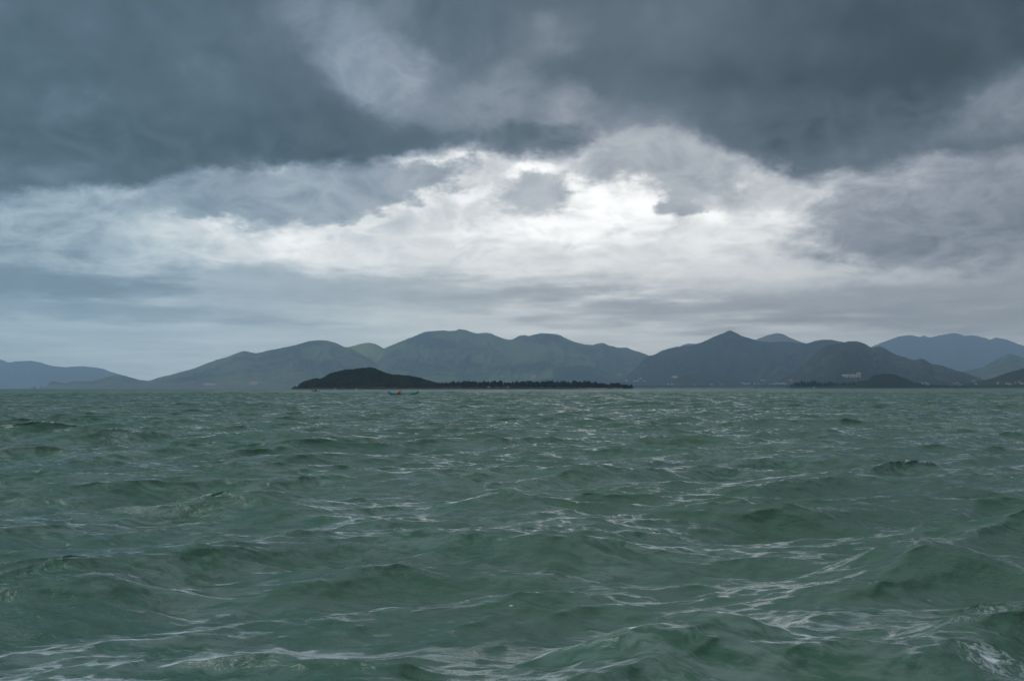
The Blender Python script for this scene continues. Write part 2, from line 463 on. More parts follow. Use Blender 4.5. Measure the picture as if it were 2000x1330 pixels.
FOAM = [(150, 843, 30, 2.2, 1.1), (540, 838, 60, 2.2, 1.0), (235, 857, 40, 2.5, 0.36), (1992, 825, 22, 2.5, 1.1),
        (1325, 1212, 60, 7, 0.7), (1410, 1240, 45, 10, 0.6), (1945, 1272, 60, 14, 0.8), (1990, 1312, 50, 9, 0.95),
        (370, 1250, 50, 5, 0.7), (60, 1290, 90, 12, 0.55), (1540, 783, 18, 1, 0.9), (540, 808, 12, 1, 0.9),
        (1815, 835, 40, 1.2, 0.8), (70, 804, 8, 1, 0.9), (1870, 804, 18, 1.2, 0.7), (400, 832, 60, 0.8, 0.7)]

def new_mat(name):
    m = bpy.data.materials.new(name); m.use_nodes = True
    nt = m.node_tree; nt.nodes.clear(); nb = NB(nt)
    out = nb.n.new('ShaderNodeOutputMaterial'); p = nb.n.new('ShaderNodeBsdfPrincipled')
    nb.l.new(p.outputs[0], out.inputs['Surface'])
    return m, nb, p
def sea_material():
    m, nb, p = new_mat('sea water')
    pos = nb.n.new('ShaderNodeTexCoord').outputs['Object']
    fa = nb.n.new('ShaderNodeAttribute'); fa.attribute_name = 'foam'; foam = fa.outputs['Fac']
    ca = nb.n.new('ShaderNodeAttribute'); ca.attribute_name = 'chop'
    # silty body colour, drifting slowly
    big = nb.noise(nb.mp(pos, scale=(0.5, 1, 1)), 0.09, 4, 0.5)
    body = nb.ramp(big, [(0.3, (0.037, 0.108, 0.072)), (0.7, (0.056, 0.132, 0.080))])
    # wind ripples in patches: crests lie across the wind
    rp = nb.mp(pos, rot=(0, 0, R(8)), scale=(0.36, 1.0, 0.6))
    wob = nb.noise(pos, 1.3, 3, 0.5, col=True)
    rp = nb.v('ADD', rp, nb.v('SCALE', nb.v('SUBTRACT', wob, (0.5, 0.5, 0.5)), scale=0.22))
    r1 = nb.noise(rp, 7.0, 4, 0.62)
    r0 = nb.noise(nb.mp(rp, (1, 2, 3), (0, 0, R(17))), 2.6, 2, 0.5)
    r2 = nb.noise(nb.mp(rp, (5, 9, 1), (0, 0, R(-21))), 24.0, 4, 0.6)
    gust = nb.step(nb.noise(nb.mp(pos, (3, 8, 0), scale=(0.45, 1, 1)), 0.42, 5, 0.62), 0.34, 0.60, 0.22, 1.0)
    hgt = nb.m('ADD', nb.m('ADD', nb.m('MULTIPLY', r1, 0.036), nb.m('MULTIPLY', r0, 0.05)), nb.m('MULTIPLY', r2, 0.020))
    hgt = nb.m('MULTIPLY', hgt, gust)
    bump = nb.n.new('ShaderNodeBump'); bump.inputs['Strength'].default_value = 1.0
    bump.inputs['Distance'].default_value = 1.0
    nb.l.new(hgt, bump.inputs['Height'])
    # foam: cellular lace broken up by noise, denser where the crest spills
    fn = nb.noise(nb.mp(pos, scale=(1, 1.4, 1)), 4.0, 9, 0.66, 0.8)
    fn2 = nb.noise(nb.mp(pos, (4, 2, 0)), 7.0, 6, 0.62, 1.2)
    lace = nb.step(nb.m('ABSOLUTE', nb.m('SUBTRACT', fn2, 0.5)), 0.055, 0.0)
    thr = nb.m('MULTIPLY_ADD', nb.m('SUBTRACT', fn, 0.5), 3.4, nb.m('MULTIPLY_ADD', foam, 1.25, -0.82))
    fm = nb.m('MAXIMUM', nb.step(thr, -0.05, 0.65), nb.m('MULTIPLY', lace, nb.step(nb.m('ADD', thr, 0.75), 0.0, 0.6, 0.0, 0.4)))
    fm = nb.m('MULTIPLY', fm, nb.step(foam, 0.03, 0.35))
    # stray flecks of foam
    vo = nb.n.new('ShaderNodeTexVoronoi'); vo.feature = 'F1'
    nb.l.new(nb.mp(pos, scale=(0.7, 1, 0.2)), vo.inputs['Vector']); vo.inputs['Scale'].default_value = 4.2
    vo.inputs['Randomness'].default_value = 1.0
    rare = nb.step(nb.sep(vo.outputs['Color'])[0], 0.93, 0.95)
    fl = nb.m('MULTIPLY', nb.m('MULTIPLY', nb.step(vo.outputs['Distance'], 0.085, 0.04), rare),
              nb.step(nb.noise(pos, 0.5, 3, 0.5), 0.45, 0.6))
    fm = nb.m('MAXIMUM', fm, nb.m('MULTIPLY', fl, 0.7))
    # pale streaks on the wave backs: bubble lines plus sky sheen painted as colour
    la = nb.n.new('ShaderNodeAttribute'); la.attribute_name = 'back_sheen'
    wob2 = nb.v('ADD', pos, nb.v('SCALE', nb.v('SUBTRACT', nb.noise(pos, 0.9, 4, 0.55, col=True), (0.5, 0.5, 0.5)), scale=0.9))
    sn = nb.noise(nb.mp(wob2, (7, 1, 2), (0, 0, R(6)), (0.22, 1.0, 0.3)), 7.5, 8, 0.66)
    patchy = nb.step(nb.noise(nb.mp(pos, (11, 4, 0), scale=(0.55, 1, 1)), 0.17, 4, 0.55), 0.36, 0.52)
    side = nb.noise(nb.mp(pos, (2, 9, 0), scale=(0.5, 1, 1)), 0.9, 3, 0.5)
    film_sheen = nb.m('MULTIPLY', nb.m('MULTIPLY', nb.step(sn, 0.42, 0.58), patchy), nb.m('MULTIPLY_ADD', la.outputs['Fac'], 0.95, 0.12))
    film_sheen = nb.m('MULTIPLY', film_sheen, nb.step(side, 0.35, 0.65, 0.25, 1.0))
    film_sheen = nb.m('MULTIPLY', film_sheen, nb.m('MULTIPLY_ADD', ca.outputs['Fac'], -0.7, 0.95))
    col = nb.mixc(nb.m('MAXIMUM', fm, film_sheen), body, (0.78, 0.85, 0.87, 1))
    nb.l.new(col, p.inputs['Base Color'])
    nb.l.new(nb.lerp(fm, nb.m('MULTIPLY_ADD', ca.outputs['Fac'], 0.34, 0.07), 0.6), p.inputs['Roughness'])
    nb.l.new(nb.m('MULTIPLY_ADD', ca.outputs['Fac'], -0.55, 0.7), p.inputs['Specular IOR Level'])
    nb.l.new(nb.m('MULTIPLY_ADD', ca.outputs['Fac'], -0.5, 0.5), p.inputs['Coat Weight']); p.inputs['Coat IOR'].default_value = 1.34
    nb.l.new(nb.m('MULTIPLY_ADD', ca.outputs['Fac'], 0.34, 0.05), p.inputs['Coat Roughness'])
    p.inputs['IOR'].default_value = 1.333
    nb.l.new(bump.outputs[0], p.inputs['Normal']); nb.l.new(bump.outputs[0], p.inputs['Coat Normal'])
    return m
build_sea()

# ---------------------------------------------------------------- hills
def hill_material(name, c_forest, c_grass, c_rock, scale, grass=0.5, rock_top=0.0):
    m, nb, p = new_mat(name)
    pos = nb.n.new('ShaderNodeTexCoord').outputs['Object']
    ge = nb.n.new('ShaderNodeNewGeometry')
    nz = nb.sep(ge.outputs['Normal'])[2]
    sa = nb.n.new('ShaderNodeAttribute'); sa.attribute_name = 'soil'
    ha = nb.n.new('ShaderNodeAttribute'); ha.attribute_name = 'shore'
    n1 = nb.noise(pos, scale, 6, 0.6); n2 = nb.noise(pos, scale * 7, 5, 0.6); n3 = nb.noise(pos, scale * 28, 3, 0.5)
    f = nb.m('ADD', nb.m('MULTIPLY', n1, 0.55), nb.m('MULTIPLY', n2, 0.45))
    col = nb.mixc(nb.step(f, 0.62 - 0.25 * grass, 0.72 - 0.25 * grass), c_forest, c_grass)
    col = nb.mixc(nb.step(n3, 0.35, 0.7, 0.0, 0.45), col, (*[c * 0.55 for c in c_forest[:3]], 1))
    # bare rock low at the shore and in scars
    rk = nb.step(nb.m('ADD', ha.outputs['Fac'], nb.m('MULTIPLY', nb.m('SUBTRACT', n2, 0.5), 1.4)), 0.45, 0.75)
    rcol = nb.mixc(n3, c_rock, (*[c * 0.6 for c in c_rock[:3]], 1))
    col = nb.mixc(nb.m('MULTIPLY', rk, 0.8), col, rcol)
    so = nb.step(nb.m('ADD', sa.outputs['Fac'], nb.m('MULTIPLY', nb.m('SUBTRACT', n3, 0.5), 0.9)), 0.4, 0.6)
    col = nb.mixc(so, col, (0.34, 0.25, 0.20, 1))
    nb.l.new(col, p.inputs['Base Color'])
    p.inputs['Roughness'].default_value = 0.95; p.inputs['Specular IOR Level'].default_value = 0.1
    bump = nb.n.new('ShaderNodeBump'); bump.inputs['Strength'].default_value = 0.8
    bump.inputs['Distance'].default_value = 1.0
    nb.l.new(nb.m('MULTIPLY', n3, 0.12 / scale / 10), bump.inputs['Height'])
    nb.l.new(bump.outputs[0], p.inputs['Normal'])
    return m
FOREST = (0.030, 0.045, 0.026, 1); GRASS = (0.13, 0.17, 0.065, 1); ROCK = (0.16, 0.14, 0.125, 1)
DRY = (0.24, 0.19, 0.11, 1)
M_FOREST = hill_material('forested hill', (0.022, 0.030, 0.020, 1), (0.085, 0.078, 0.045, 1), ROCK, 0.0026, 0.42)
M_GRASS = hill_material('grassy hill', FOREST, GRASS, ROCK, 0.0016, 0.75)
M_SUNLIT = hill_material('sunlit grass hill', (0.10, 0.14, 0.05, 1), (0.28, 0.33, 0.11, 1), ROCK, 0.0016, 1.0)  # grass with sunlight from a cloud gap put into its colour
M_DRY = hill_material('dry grass hill', (0.12, 0.11, 0.07, 1), DRY, ROCK, 0.0018, 0.7)
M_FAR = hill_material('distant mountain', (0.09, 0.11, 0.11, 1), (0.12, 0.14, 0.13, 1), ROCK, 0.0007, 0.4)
M_ISLE = hill_material('island scrub', (0.010, 0.017, 0.012, 1), (0.018, 0.028, 0.016, 1), (0.08, 0.058, 0.052, 1), 0.02, 0.3)

def az_of(px):
    return R(bearing(px, HOR)[0])
def hill(name, label, D, depth, prof, mat, seed, step=2.0, spur=0.16, spur_l=90.0, rag=0.35, front=1.25,
         soil=(), shore=0.0, ny=46):
    if D > 9000:
        D2 = 9000 + (D - 9000) * 0.41; depth *= D2 / D; D = D2
    """a range with its ridge line at distance D; prof = its skyline in photograph pixels"""
    xs = np.array([p[0] for p in prof], float); ys = np.array([p[1] for p in prof], float)
    px = np.arange(xs[0], xs[-1] + step, step)
    # monotone smooth interpolation of the skyline
    pyv = np.interp(px, xs, ys)
    kern = np.array([1, 2, 1], float); kern /= kern.sum()
    pyv = np.convolve(np.pad(pyv, 1, mode='edge'), kern, 'valid')
    hp = np.maximum(HOR + 1.6 - pyv, 0.0)
    env = np.clip(hp / 12.0, 0, 1)
    hp = hp + 2.3 * rag * env * fbm(px / 7.0, px * 0 + 3.3, seed + 50, 4, 0.6)
    T = np.concatenate([np.linspace(0, 1, ny) ** 0.9, [1.12, 1.35, 1.7, 2.0]])
    PX, TT = np.meshgrid(px, T)
    HH = np.meshgrid(hp, T)[0] * D / F0
    warp = 0.35 * fbm(PX / spur_l, TT * 1.5, seed + 7, 3) * depth
    Y = D - depth * (1 - TT)
    X = Y * (PX - 1000.0) / F0 + 0.10 * warp * (4 * np.clip(TT * (1 - TT), 0, 1))
    pw = front + 0.35 * fbm(PX / (spur_l * 1.5), TT * 0 + 1.0, seed + 3, 2)
    tf = np.clip(TT, 0, 1)
    s = tf ** pw
    rd = fbm(PX / spur_l + 0.6 * fbm(PX / spur_l, TT * 2, seed + 31, 2), TT * 1.1, seed, 5, 0.52, ridged=True)
    s = s + 1.5 * spur * rd * 4 * tf * (1 - tf) * (0.35 + 0.65 * tf)
    s = np.minimum(s, 0.97 * Y / D)
    s = np.where(TT >= 1, np.where(TT == 1, 1.0, np.clip(1 - 0.9 * (TT - 1), 0, 1) ** 1.2), s)
    s = np.where((TT > 0.999) & (TT < 1.001), 1.0, s)
    Z = np.maximum(HH * s, 0) * (1 - 0) - 3.0 * (TT <= 0) - 1.0
    co = np.stack([X, Y, Z], -1).reshape(-1, 3)
    me = mesh_arrays(name, co, grid_quads(len(T), len(px)))
    vpx = 1000 + F0 * X / Y; vpy = HOR - F0 * Z / Y
    sl = np.zeros_like(X)
    for (cx, cy, rx, ry) in soil:
        sl = np.maximum(sl, np.exp(-((vpx - cx) / rx) ** 2 - ((vpy - cy) / ry) ** 2))
    attr(me, 'soil', sl)
    attr(me, 'shore', shore * np.clip(1.15 - (Z / (D / F0)) / 14.0, 0, 1))
    me.materials.append(mat)
    o = link(bpy.data.objects.new(name, me))
    tag(o, label, kind='structure')
    return o, (px, hp * D / F0)

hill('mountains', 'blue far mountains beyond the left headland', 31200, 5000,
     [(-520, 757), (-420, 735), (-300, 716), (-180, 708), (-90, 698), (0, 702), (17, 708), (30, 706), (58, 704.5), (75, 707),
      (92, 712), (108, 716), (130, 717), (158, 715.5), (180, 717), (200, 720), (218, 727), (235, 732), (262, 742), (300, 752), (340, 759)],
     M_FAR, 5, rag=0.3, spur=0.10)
hill('headland', 'low green headland sloping down to a bluff at the left', 11000, 1300,
     [(84, 759), (88, 755), (94, 753), (97, 747), (103, 744.5), (118, 747), (132, 748), (142, 744.5), (160, 744), (180, 744.5),
      (192, 741), (212, 735), (230, 732), (243, 733), (258, 738), (275, 742.5), (290, 744), (310, 746), (345, 750), (400, 759)],
     M_GRASS, 15, step=1.0, rag=0.35, shore=0.55)
hill('hill', 'green hill rising from the left with a rocky foot', 11500, 2400,
     [(270, 759), (290, 745), (297, 742), (312, 737), (330, 733), (352, 727), (378, 720), (400, 711.5), (425, 702), (445, 697), (466, 688),
      (477, 685.5), (488, 688), (500, 690.5), (520, 686), (545, 681), (570, 676), (585, 672), (603, 667), (622, 665),
      (640, 666), (655, 670), (670, 677), (688, 683), (705, 692), (725, 704), (750, 722), (780, 742), (810, 759)],
     M_GRASS, 25, step=1.5, shore=0.9, spur=0.15, rag=0.3, soil=((495, 747, 12, 4), (410, 749, 18, 3)))
hill('hill', 'sunlit pale green hill peeping over the saddle', 13500, 1800,
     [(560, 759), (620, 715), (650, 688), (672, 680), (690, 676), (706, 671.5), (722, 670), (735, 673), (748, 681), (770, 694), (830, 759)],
     M_SUNLIT, 35, rag=0.3, spur=0.2)
hill('hill', 'long high central range behind the island', 14500, 4200,
     [(640, 759), (680, 722), (705, 704), (730, 691), (745, 683), (758, 678), (775, 671), (795, 663), (812, 656), (828, 649), (845, 647),
      (868, 646.5), (888, 647), (898, 643), (908, 645.5), (925, 651), (935, 652.5), (945, 650.5), (958, 652), (972, 658), (985, 663),
      (994, 665), (1004, 662.5), (1014, 657), (1025, 655), (1034, 658), (1044, 654), (1056, 652), (1075, 652.5), (1092, 655),
      (1110, 664), (1125, 670), (1142, 674), (1158, 675.5), (1168, 672), (1178, 671), (1190, 676), (1205, 680), (1225, 680.5),
      (1238, 686), (1248, 688), (1258, 692), (1268, 696), (1300, 712), (1400, 740), (1480, 759)],
     M_GRASS, 45, spur=0.15, spur_l=70, rag=0.45, soil=((962, 736, 3, 1.5), (977, 736, 8, 1.6), (1042, 735, 6, 2.6), (1210, 732, 7, 2)))
hill('hill', 'low wooded rise under the central range', 9500, 1600,
     [(985, 759), (1015, 745), (1045, 733), (1075, 723), (1105, 717), (1130, 715), (1150, 717), (1175, 725), (1195, 737), (1225, 759)],
     M_FOREST, 47, spur=0.12)
hill('hill', 'brown peak showing behind the right range', 19000, 2500,
     [(1380, 759), (1440, 690), (1470, 668), (1490, 660), (1505, 655), (1518, 652), (1530, 654), (1540, 660), (1558, 667), (1580, 674), (1640, 700), (1700, 759)],
     M_DRY, 55, rag=0.25)
hill('hill', 'small pale shoulder left of the pointed peak', 18000, 2000,
     [(1250, 759), (1310, 690), (1332, 676), (1345, 672.5), (1365, 673.5), (1390, 680), (1450, 759)], M_DRY, 56, rag=0.25)
hill('hill', 'pointed peak and ridge on the right', 8800, 2600,
     [(1180, 759), (1225, 735), (1250, 712), (1264, 696), (1275, 695), (1290, 688), (1305, 682), (1322, 678.5), (1340, 678), (1352, 676),
      (1368, 671), (1385, 664), (1398, 657), (1412, 653), (1420, 648), (1427, 646.5), (1436, 650), (1448, 657), (1462, 661.5),
      (1480, 667), (1500, 669.5), (1522, 669), (1545, 669), (1562, 672), (1578, 672), (1592, 667), (1606, 665.5), (1625, 665),
      (1645, 669.5), (1660, 673), (1700, 690), (1780, 730), (1830, 759)],
     M_FOREST, 65, step=1.5, spur=0.17, spur_l=60, rag=0.5,
     soil=((1318, 736, 10, 2.2), (1331, 719, 4, 1.2)))
hill('hill', 'dark long slope falling to the bay on the right', 5900, 1700,
     [(1480, 759), (1520, 745), (1550, 728), (1575, 708), (1600, 686), (1614, 676), (1622, 674), (1640, 672.5), (1655, 668.5), (1668, 667.5),
      (1680, 669), (1692, 674), (1702, 680), (1710, 679.5), (1717, 677), (1727, 681), (1740, 689), (1755, 696), (1768, 699),
      (1778, 703), (1786, 705), (1797, 701.5), (1805, 703), (1815, 710), (1822, 713), (1833, 714), (1842, 716), (1855, 721),
      (1872, 727), (1890, 731), (1915, 741), (1950, 752), (1980, 759)],
     M_FOREST, 75, step=1.2, spur=0.17, spur_l=55, rag=0.5, soil=((1651, 737, 4, 1.2), (1668, 735, 12, 2.8), (1676, 732, 5, 3)))
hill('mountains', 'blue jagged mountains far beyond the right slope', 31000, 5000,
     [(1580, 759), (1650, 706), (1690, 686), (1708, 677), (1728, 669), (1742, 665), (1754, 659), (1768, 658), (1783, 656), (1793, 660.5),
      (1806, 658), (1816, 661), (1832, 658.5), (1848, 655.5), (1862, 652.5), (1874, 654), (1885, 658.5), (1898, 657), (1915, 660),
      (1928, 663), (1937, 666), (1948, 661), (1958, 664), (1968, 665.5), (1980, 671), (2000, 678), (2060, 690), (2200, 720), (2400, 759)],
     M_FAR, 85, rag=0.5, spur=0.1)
hill('hill', 'grey green hill at the right edge across the valley', 10500, 2200,
     [(1780, 759), (1840, 742), (1870, 730), (1888, 726), (1905, 722.5), (1920, 719), (1935, 710), (1950, 702), (1962, 695.5), (1973, 693), (1984, 697),
      (2000, 701), (2040, 692), (2110, 700), (2200, 730), (2260, 759)],
     M_GRASS, 95, step=1.2, spur=0.14, rag=0.4)
hill('hill', 'dark wooded shoulder in the lower right corner of the hills', 3300, 800,
     [(1850, 759), (1900, 748), (1925, 743), (1945, 737), (1962, 731), (1985, 724), (2000, 720), (2050, 707), (2120, 700), (2250, 759)],
     M_FOREST, 105, step=1.2, spur=0.12, rag=0.5)
hill('hill', 'low dark hill on the shore below the long slope', 2650, 330,
     [(1525, 759), (1545, 756.6), (1600, 756), (1640, 755), (1658, 750), (1675, 745.5), (1695, 742), (1704, 735), (1716, 731.5), (1732, 730), (1746, 731.5), (1758, 736), (1770, 740), (1783, 746.5),
      (1800, 750), (1850, 753), (1900, 755), (1960, 759)],
     M_ISLE, 115, step=1.2, spur=0.1, rag=0.6)
hill('hill', 'low broad wooded hill on the shore right of the spit', 6400, 1100,
     [(1290, 759), (1308, 747), (1322, 739), (1340, 733), (1360, 731), (1385, 733), (1410, 736.5), (1430, 739), (1455, 744), (1480, 750), (1520, 759)],
     M_FOREST, 125, step=1.2, spur=0.1, rag=0.5)
hill('shore', 'low far shore with a fishing town along it', 4900, 400,
     [(1215, 759), (1240, 754.5), (1300, 753), (1400, 753), (1500, 751.5), (1560, 751), (1640, 751), (1800, 751.5), (1900, 751), (2000, 751), (2150, 750), (2200, 759)],
     M_FOREST, 135, step=2, spur=0.1, rag=0.8, shore=0.5)
ISLE_D = 1500.0
_, ISLE = hill('island', 'dark wooded island with a long low spit to the right', ISLE_D, 120,
     [(567, 759), (570, 755), (573, 753), (577, 753.5), (580, 756.5), (584, 752), (587, 748), (591, 745), (602, 741.5), (613, 738.5), (628, 738),
      (634, 735), (641, 730), (650, 726), (664, 722.5), (680, 720), (695, 718.5), (710, 718), (720, 716), (728, 716),
      (736, 719.5), (747, 725), (762, 729.5), (785, 731.5), (805, 734), (822, 737.5), (836, 742), (848, 745.5), (862, 751),
      (900, 753.6), (1000, 754), (1100, 754.4), (1180, 755), (1215, 755.6), (1238, 759)],
     M_ISLE, 145, step=0.7, spur=0.12, spur_l=30, rag=0.5, shore=0.75, ny=40, front=0.95,
     soil=((1180, 756.0, 60, 0.8),))

# ---------------------------------------------------------------- small builders
def plain(name, col, rough=0.7, spec=0.3, var=0.15, scale=3.0):
    m, nb, p = new_mat(name)
    pos = nb.n.new('ShaderNodeTexCoord').outputs['Object']
    n = nb.noise(pos, scale, 4, 0.6)
    c = nb.mixc(nb.step(n, 0.3, 0.75), (*[k * (1 - var) for k in col], 1), (*[min(k * (1 + var), 1) for k in col], 1))
    nb.l.new(c, p.inputs['Base Color']); p.inputs['Roughness'].default_value = rough
    p.inputs['Specular IOR Level'].default_value = spec
    return m
def bm_obj(name, bm, mat, parent=None, smooth=False):
    me = bpy.data.meshes.new(name); bmesh.ops.recalc_face_normals(bm, faces=bm.faces)
    for f in bm.faces: f.smooth = smooth
    bm.to_mesh(me); bm.free(); me.materials.append(mat)
    return link(bpy.data.objects.new(name, me), parent)
def box(bm, c, s, rz=0.0):
    M = Matrix.Translation(c) @ Matrix.Rotation(rz, 4, 'Z') @ Matrix.Diagonal((s[0], s[1], s[2], 1))
    bmesh.ops.create_cube(bm, size=1.0, matrix=M)
def tube(bm, pts, rad, n=8):
    """tapered tube along points, closed at both ends"""
    pts = [Vector(p) for p in pts]; rings = []
    for i, p in enumerate(pts):
        d = (pts[min(i + 1, len(pts) - 1)] - pts[max(i - 1, 0)]).normalized()
        u = d.orthogonal().normalized(); w = d.cross(u)
        rings.append([bm.verts.new(p + (u * math.cos(t) + w * math.sin(t)) * rad[i])
                      for t in [2 * math.pi * k / n for k in range(n)]])
    for a, c in zip(rings, rings[1:]):
        for k in range(n): bm.faces.new((a[k], a[(k + 1) % n], c[(k + 1) % n], c[k]))
    bm.faces.new(rings[0][::-1]); bm.faces.new(rings[-1])
def empty(name, loc, rz=0.0):
    o = bpy.data.objects.new(name, None); o.empty_display_size = 0.5
    o.location = loc; o.rotation_euler = (0, 0, rz)
    return link(o)
def copy_tree(o, parent=None):
    kids = list(o.children)
    c = o.copy(); SC.collection.objects.link(c); c.parent = parent
    for k in kids: copy_tree(k, c)
    return c

# ---------------------------------------------------------------- trees of the spit and the shores
rnd = random.Random(7)
M_LEAF = plain('casuarina foliage', (0.010, 0.018, 0.012), 0.9, 0.1, 0.35, 0.6)
M_BARK = plain('grey bark', (0.06, 0.05, 0.042), 0.9, 0.1)
def make_tree(seed, H=10.0, wd=2.6):
    rg = random.Random(seed)
    root = empty('casuarina_tree', (0, 0, 0))
    bm = bmesh.new()
    lean = rg.uniform(-0.4, 0.4)
    tube(bm, [(0, 0, -1.0), (lean * 0.3, 0, H * 0.35), (lean, 0, H * 0.85)], [0.28, 0.2, 0.06], 6)
    for k in range(5):
        a = rg.uniform(0, 6.28); z = H * rg.uniform(0.3, 0.65)
        tube(bm, [(lean * 0.4, 0, z), (math.cos(a) * wd * 0.6, math.sin(a) * wd * 0.6, z + H * 0.12)], [0.09, 0.03], 4)
    bm_obj('trunk', bm, M_BARK, root)
    bm = bmesh.new()
    tops = [(rg.uniform(-0.5, 0.5) * wd, rg.uniform(-0.5, 0.5) * wd, rg.uniform(0.72, 0.9) * H) for _ in range(3)] + [(lean, 0, H * 0.93)]
    for k in range(230):
        tx, ty, tz = tops[rg.randrange(4)]
        f = rg.random() ** 0.8
        z = H * 0.16 + (tz - H * 0.16) * f
        rr = wd * (1.02 - 0.85 * f) * math.sqrt(rg.random()) * rg.choice((1, 1, 0.8, 1.15))
        a = rg.uniform(0, 6.28)
        c = Vector((tx * f + rr * math.cos(a), ty * f + rr * math.sin(a), z))
        s = rg.uniform(0.45, 1.0)
        vs = [bm.verts.new(c + Vector((rg.uniform(-s, s), rg.uniform(-s, s), rg.uniform(-s, s) * 0.9))) for _ in range(4)]
        bm.faces.new(vs[:3]); bm.faces.new((vs[1], vs[2], vs[3]))
    bm_obj('crown', bm, M_LEAF, root)
    return root
bpy.context.view_layer.update()
DG = bpy.context.evaluated_depsgraph_get()
def ground_z(x, y, default=0.0):
    ok, p, *_ = SC.ray_cast(DG, Vector((x, y, 2500)), Vector((0, 0, -1)))
    return p.z if ok else default
def look_at_ground(px, py):
    """where the sight line through a pixel of the photograph meets the land"""
    a, e = bearing(px, py)
    d = Vector((math.sin(R(a)) * math.cos(R(e)), math.cos(R(a)) * math.cos(R(e)), math.sin(R(e))))
    o = Vector((0, 0, EYE + 1.2)) + d * 900
    ok, p, *_ = SC.ray_cast(DG, o, d)
    return p if ok else None
SEC = [' of the spit, nearest the island hill', ' of the spit, left of its middle', ' at the middle of the spit', ' of the spit, right of its middle', ' near the low tip of the spit']
protos = [make_tree(300 + i, 10.0, rnd.uniform(2.3, 3.0)) for i in range(7)]
used_p = set()
def place_tree(x, y, z, h, label, group, widen=1.0):
    i = rnd.randrange(7)
    o = protos[i] if i not in used_p else copy_tree(protos[i])
    used_p.add(i)
    o.location = (x, y, z); s = h / 10.0
    o.scale = (s * widen * rnd.uniform(0.85, 1.2), s * widen * rnd.uniform(0.85, 1.2), s)
    o.rotation_euler = (0, 0, rnd.uniform(0, 6.28))
    tag(o, label, 'tree', group)
top_x = [845, 860, 900, 945, 980, 1000, 1035, 1060, 1080, 1100, 1140, 1165, 1180, 1187, 1195, 1205, 1213, 1222, 1233]
top_y = [748, 744, 743, 743, 742.5, 744, 742.5, 743, 742.5, 743.5, 743, 745, 748, 749.5, 746.5, 745.5, 748, 750, 750.5]
for row, (dy, sp) in enumerate(((-32, 4.4), (2, 3.6))):
    px = 846.0
    while px < 1234:
        D = ISLE_D - 12 + dy + rnd.uniform(-7, 7)
        x = D * (px - 1000) / F0
        z = max(ground_z(x, D), 0.3)
        tp = np.interp(px, top_x, top_y)
        h = (HOR - tp) * D / F0 + EYE - z
        h *= rnd.uniform(0.78, 1.12) * (0.86 if row == 0 else 1.0)
        place_tree(x, D, z - 0.4, max(h, 2.5), ('tall' if h > 8.4 else 'short') + (' dark casuarina in the front row' if row else ' dark casuarina in the back row') + SEC[int((px - 846) / 78)], 'trees along the island spit', 1.2)
        px += sp * rnd.uniform(0.6, 1.4)
px = 1543.0
while px < 1668:
    D = rnd.uniform(2560, 2640)
    x = D * (px - 1000) / F0
    z = max(ground_z(x, D), 0.5)
    tp = np.interp(px, [1540, 1552, 1562, 1600, 1640, 1668], [753, 747, 743, 744.5, 746, 745])
    h = (HOR - tp) * D / F0 + EYE - z
    place_tree(x, D, z - 0.6, max(5, h * rnd.uniform(0.75, 1.12)), ('tall' if h > 15 else 'low') + ' dark tree in the %s part of the shore grove' % ('left', 'middle', 'right')[min(2, int((px - 1543) / 42))], 'grove on the far shore', 1.0)
    px += rnd.uniform(2.2, 4.2)
px = 1800.0
while px < 2010:
    D = rnd.uniform(4330, 4460)
    x = D * (px - 1000) / F0
    z = max(ground_z(x, D), 0.5)
    place_tree(x, D, z - 0.6, rnd.uniform(8, 16), 'dark tree among the shore houses, ' + ('just right of the low dark hill', 'between two groups of houses', 'towards the right edge')[min(2, int((px - 1800) / 70))], 'trees among the shore houses', 1.1)
    px += rnd.uniform(3.5, 8.5)

# scrub and low forest on the island hill: nobody could count it
def build_scrub():
    rs = np.random.RandomState(5)
    px_, hh = ISLE
    V = []; Fc = []
    base = np.array([(1, 0, 0), (-1, 0, 0), (0, 1, 0), (0, -1, 0), (0, 0, 1), (0, 0, -0.6)], float)
    tri = np.array([(0, 2, 4), (2, 1, 4), (1, 3, 4), (3, 0, 4), (2, 0, 5), (1, 2, 5), (3, 1, 5), (0, 3, 5)])
    n = 0
    while n < 5200:
        p = rs.uniform(580, 868); y = ISLE_D - 118 * rs.random() ** 1.3 + 4
        x = ISLE_D * (p - 1000) / F0
        z = ground_z(x, y, -9)
        if z < 2.2: continue
        s = rs.uniform(0.7, 1.9) * (1.3 if rs.random() < 0.08 else 1.0)
        b_ = base * (1 + rs.uniform(-0.35, 0.35, (6, 3))) * (s, s, s * 0.95)
        V.append(b_ + (x, y, z + 0.2 * s)); Fc.append(tri + 6 * n); n += 1
    me = mesh_arrays('scrub', np.concatenate(V), np.concatenate(Fc), smooth=False)
    me.materials.append(plain('island thicket', (0.012, 0.020, 0.013), 0.95, 0.05, 0.5, 0.05))
    o = link(bpy.data.objects.new('scrub', me)); tag(o, 'dense dark scrub covering the island hill', kind='stuff')
build_scrub()

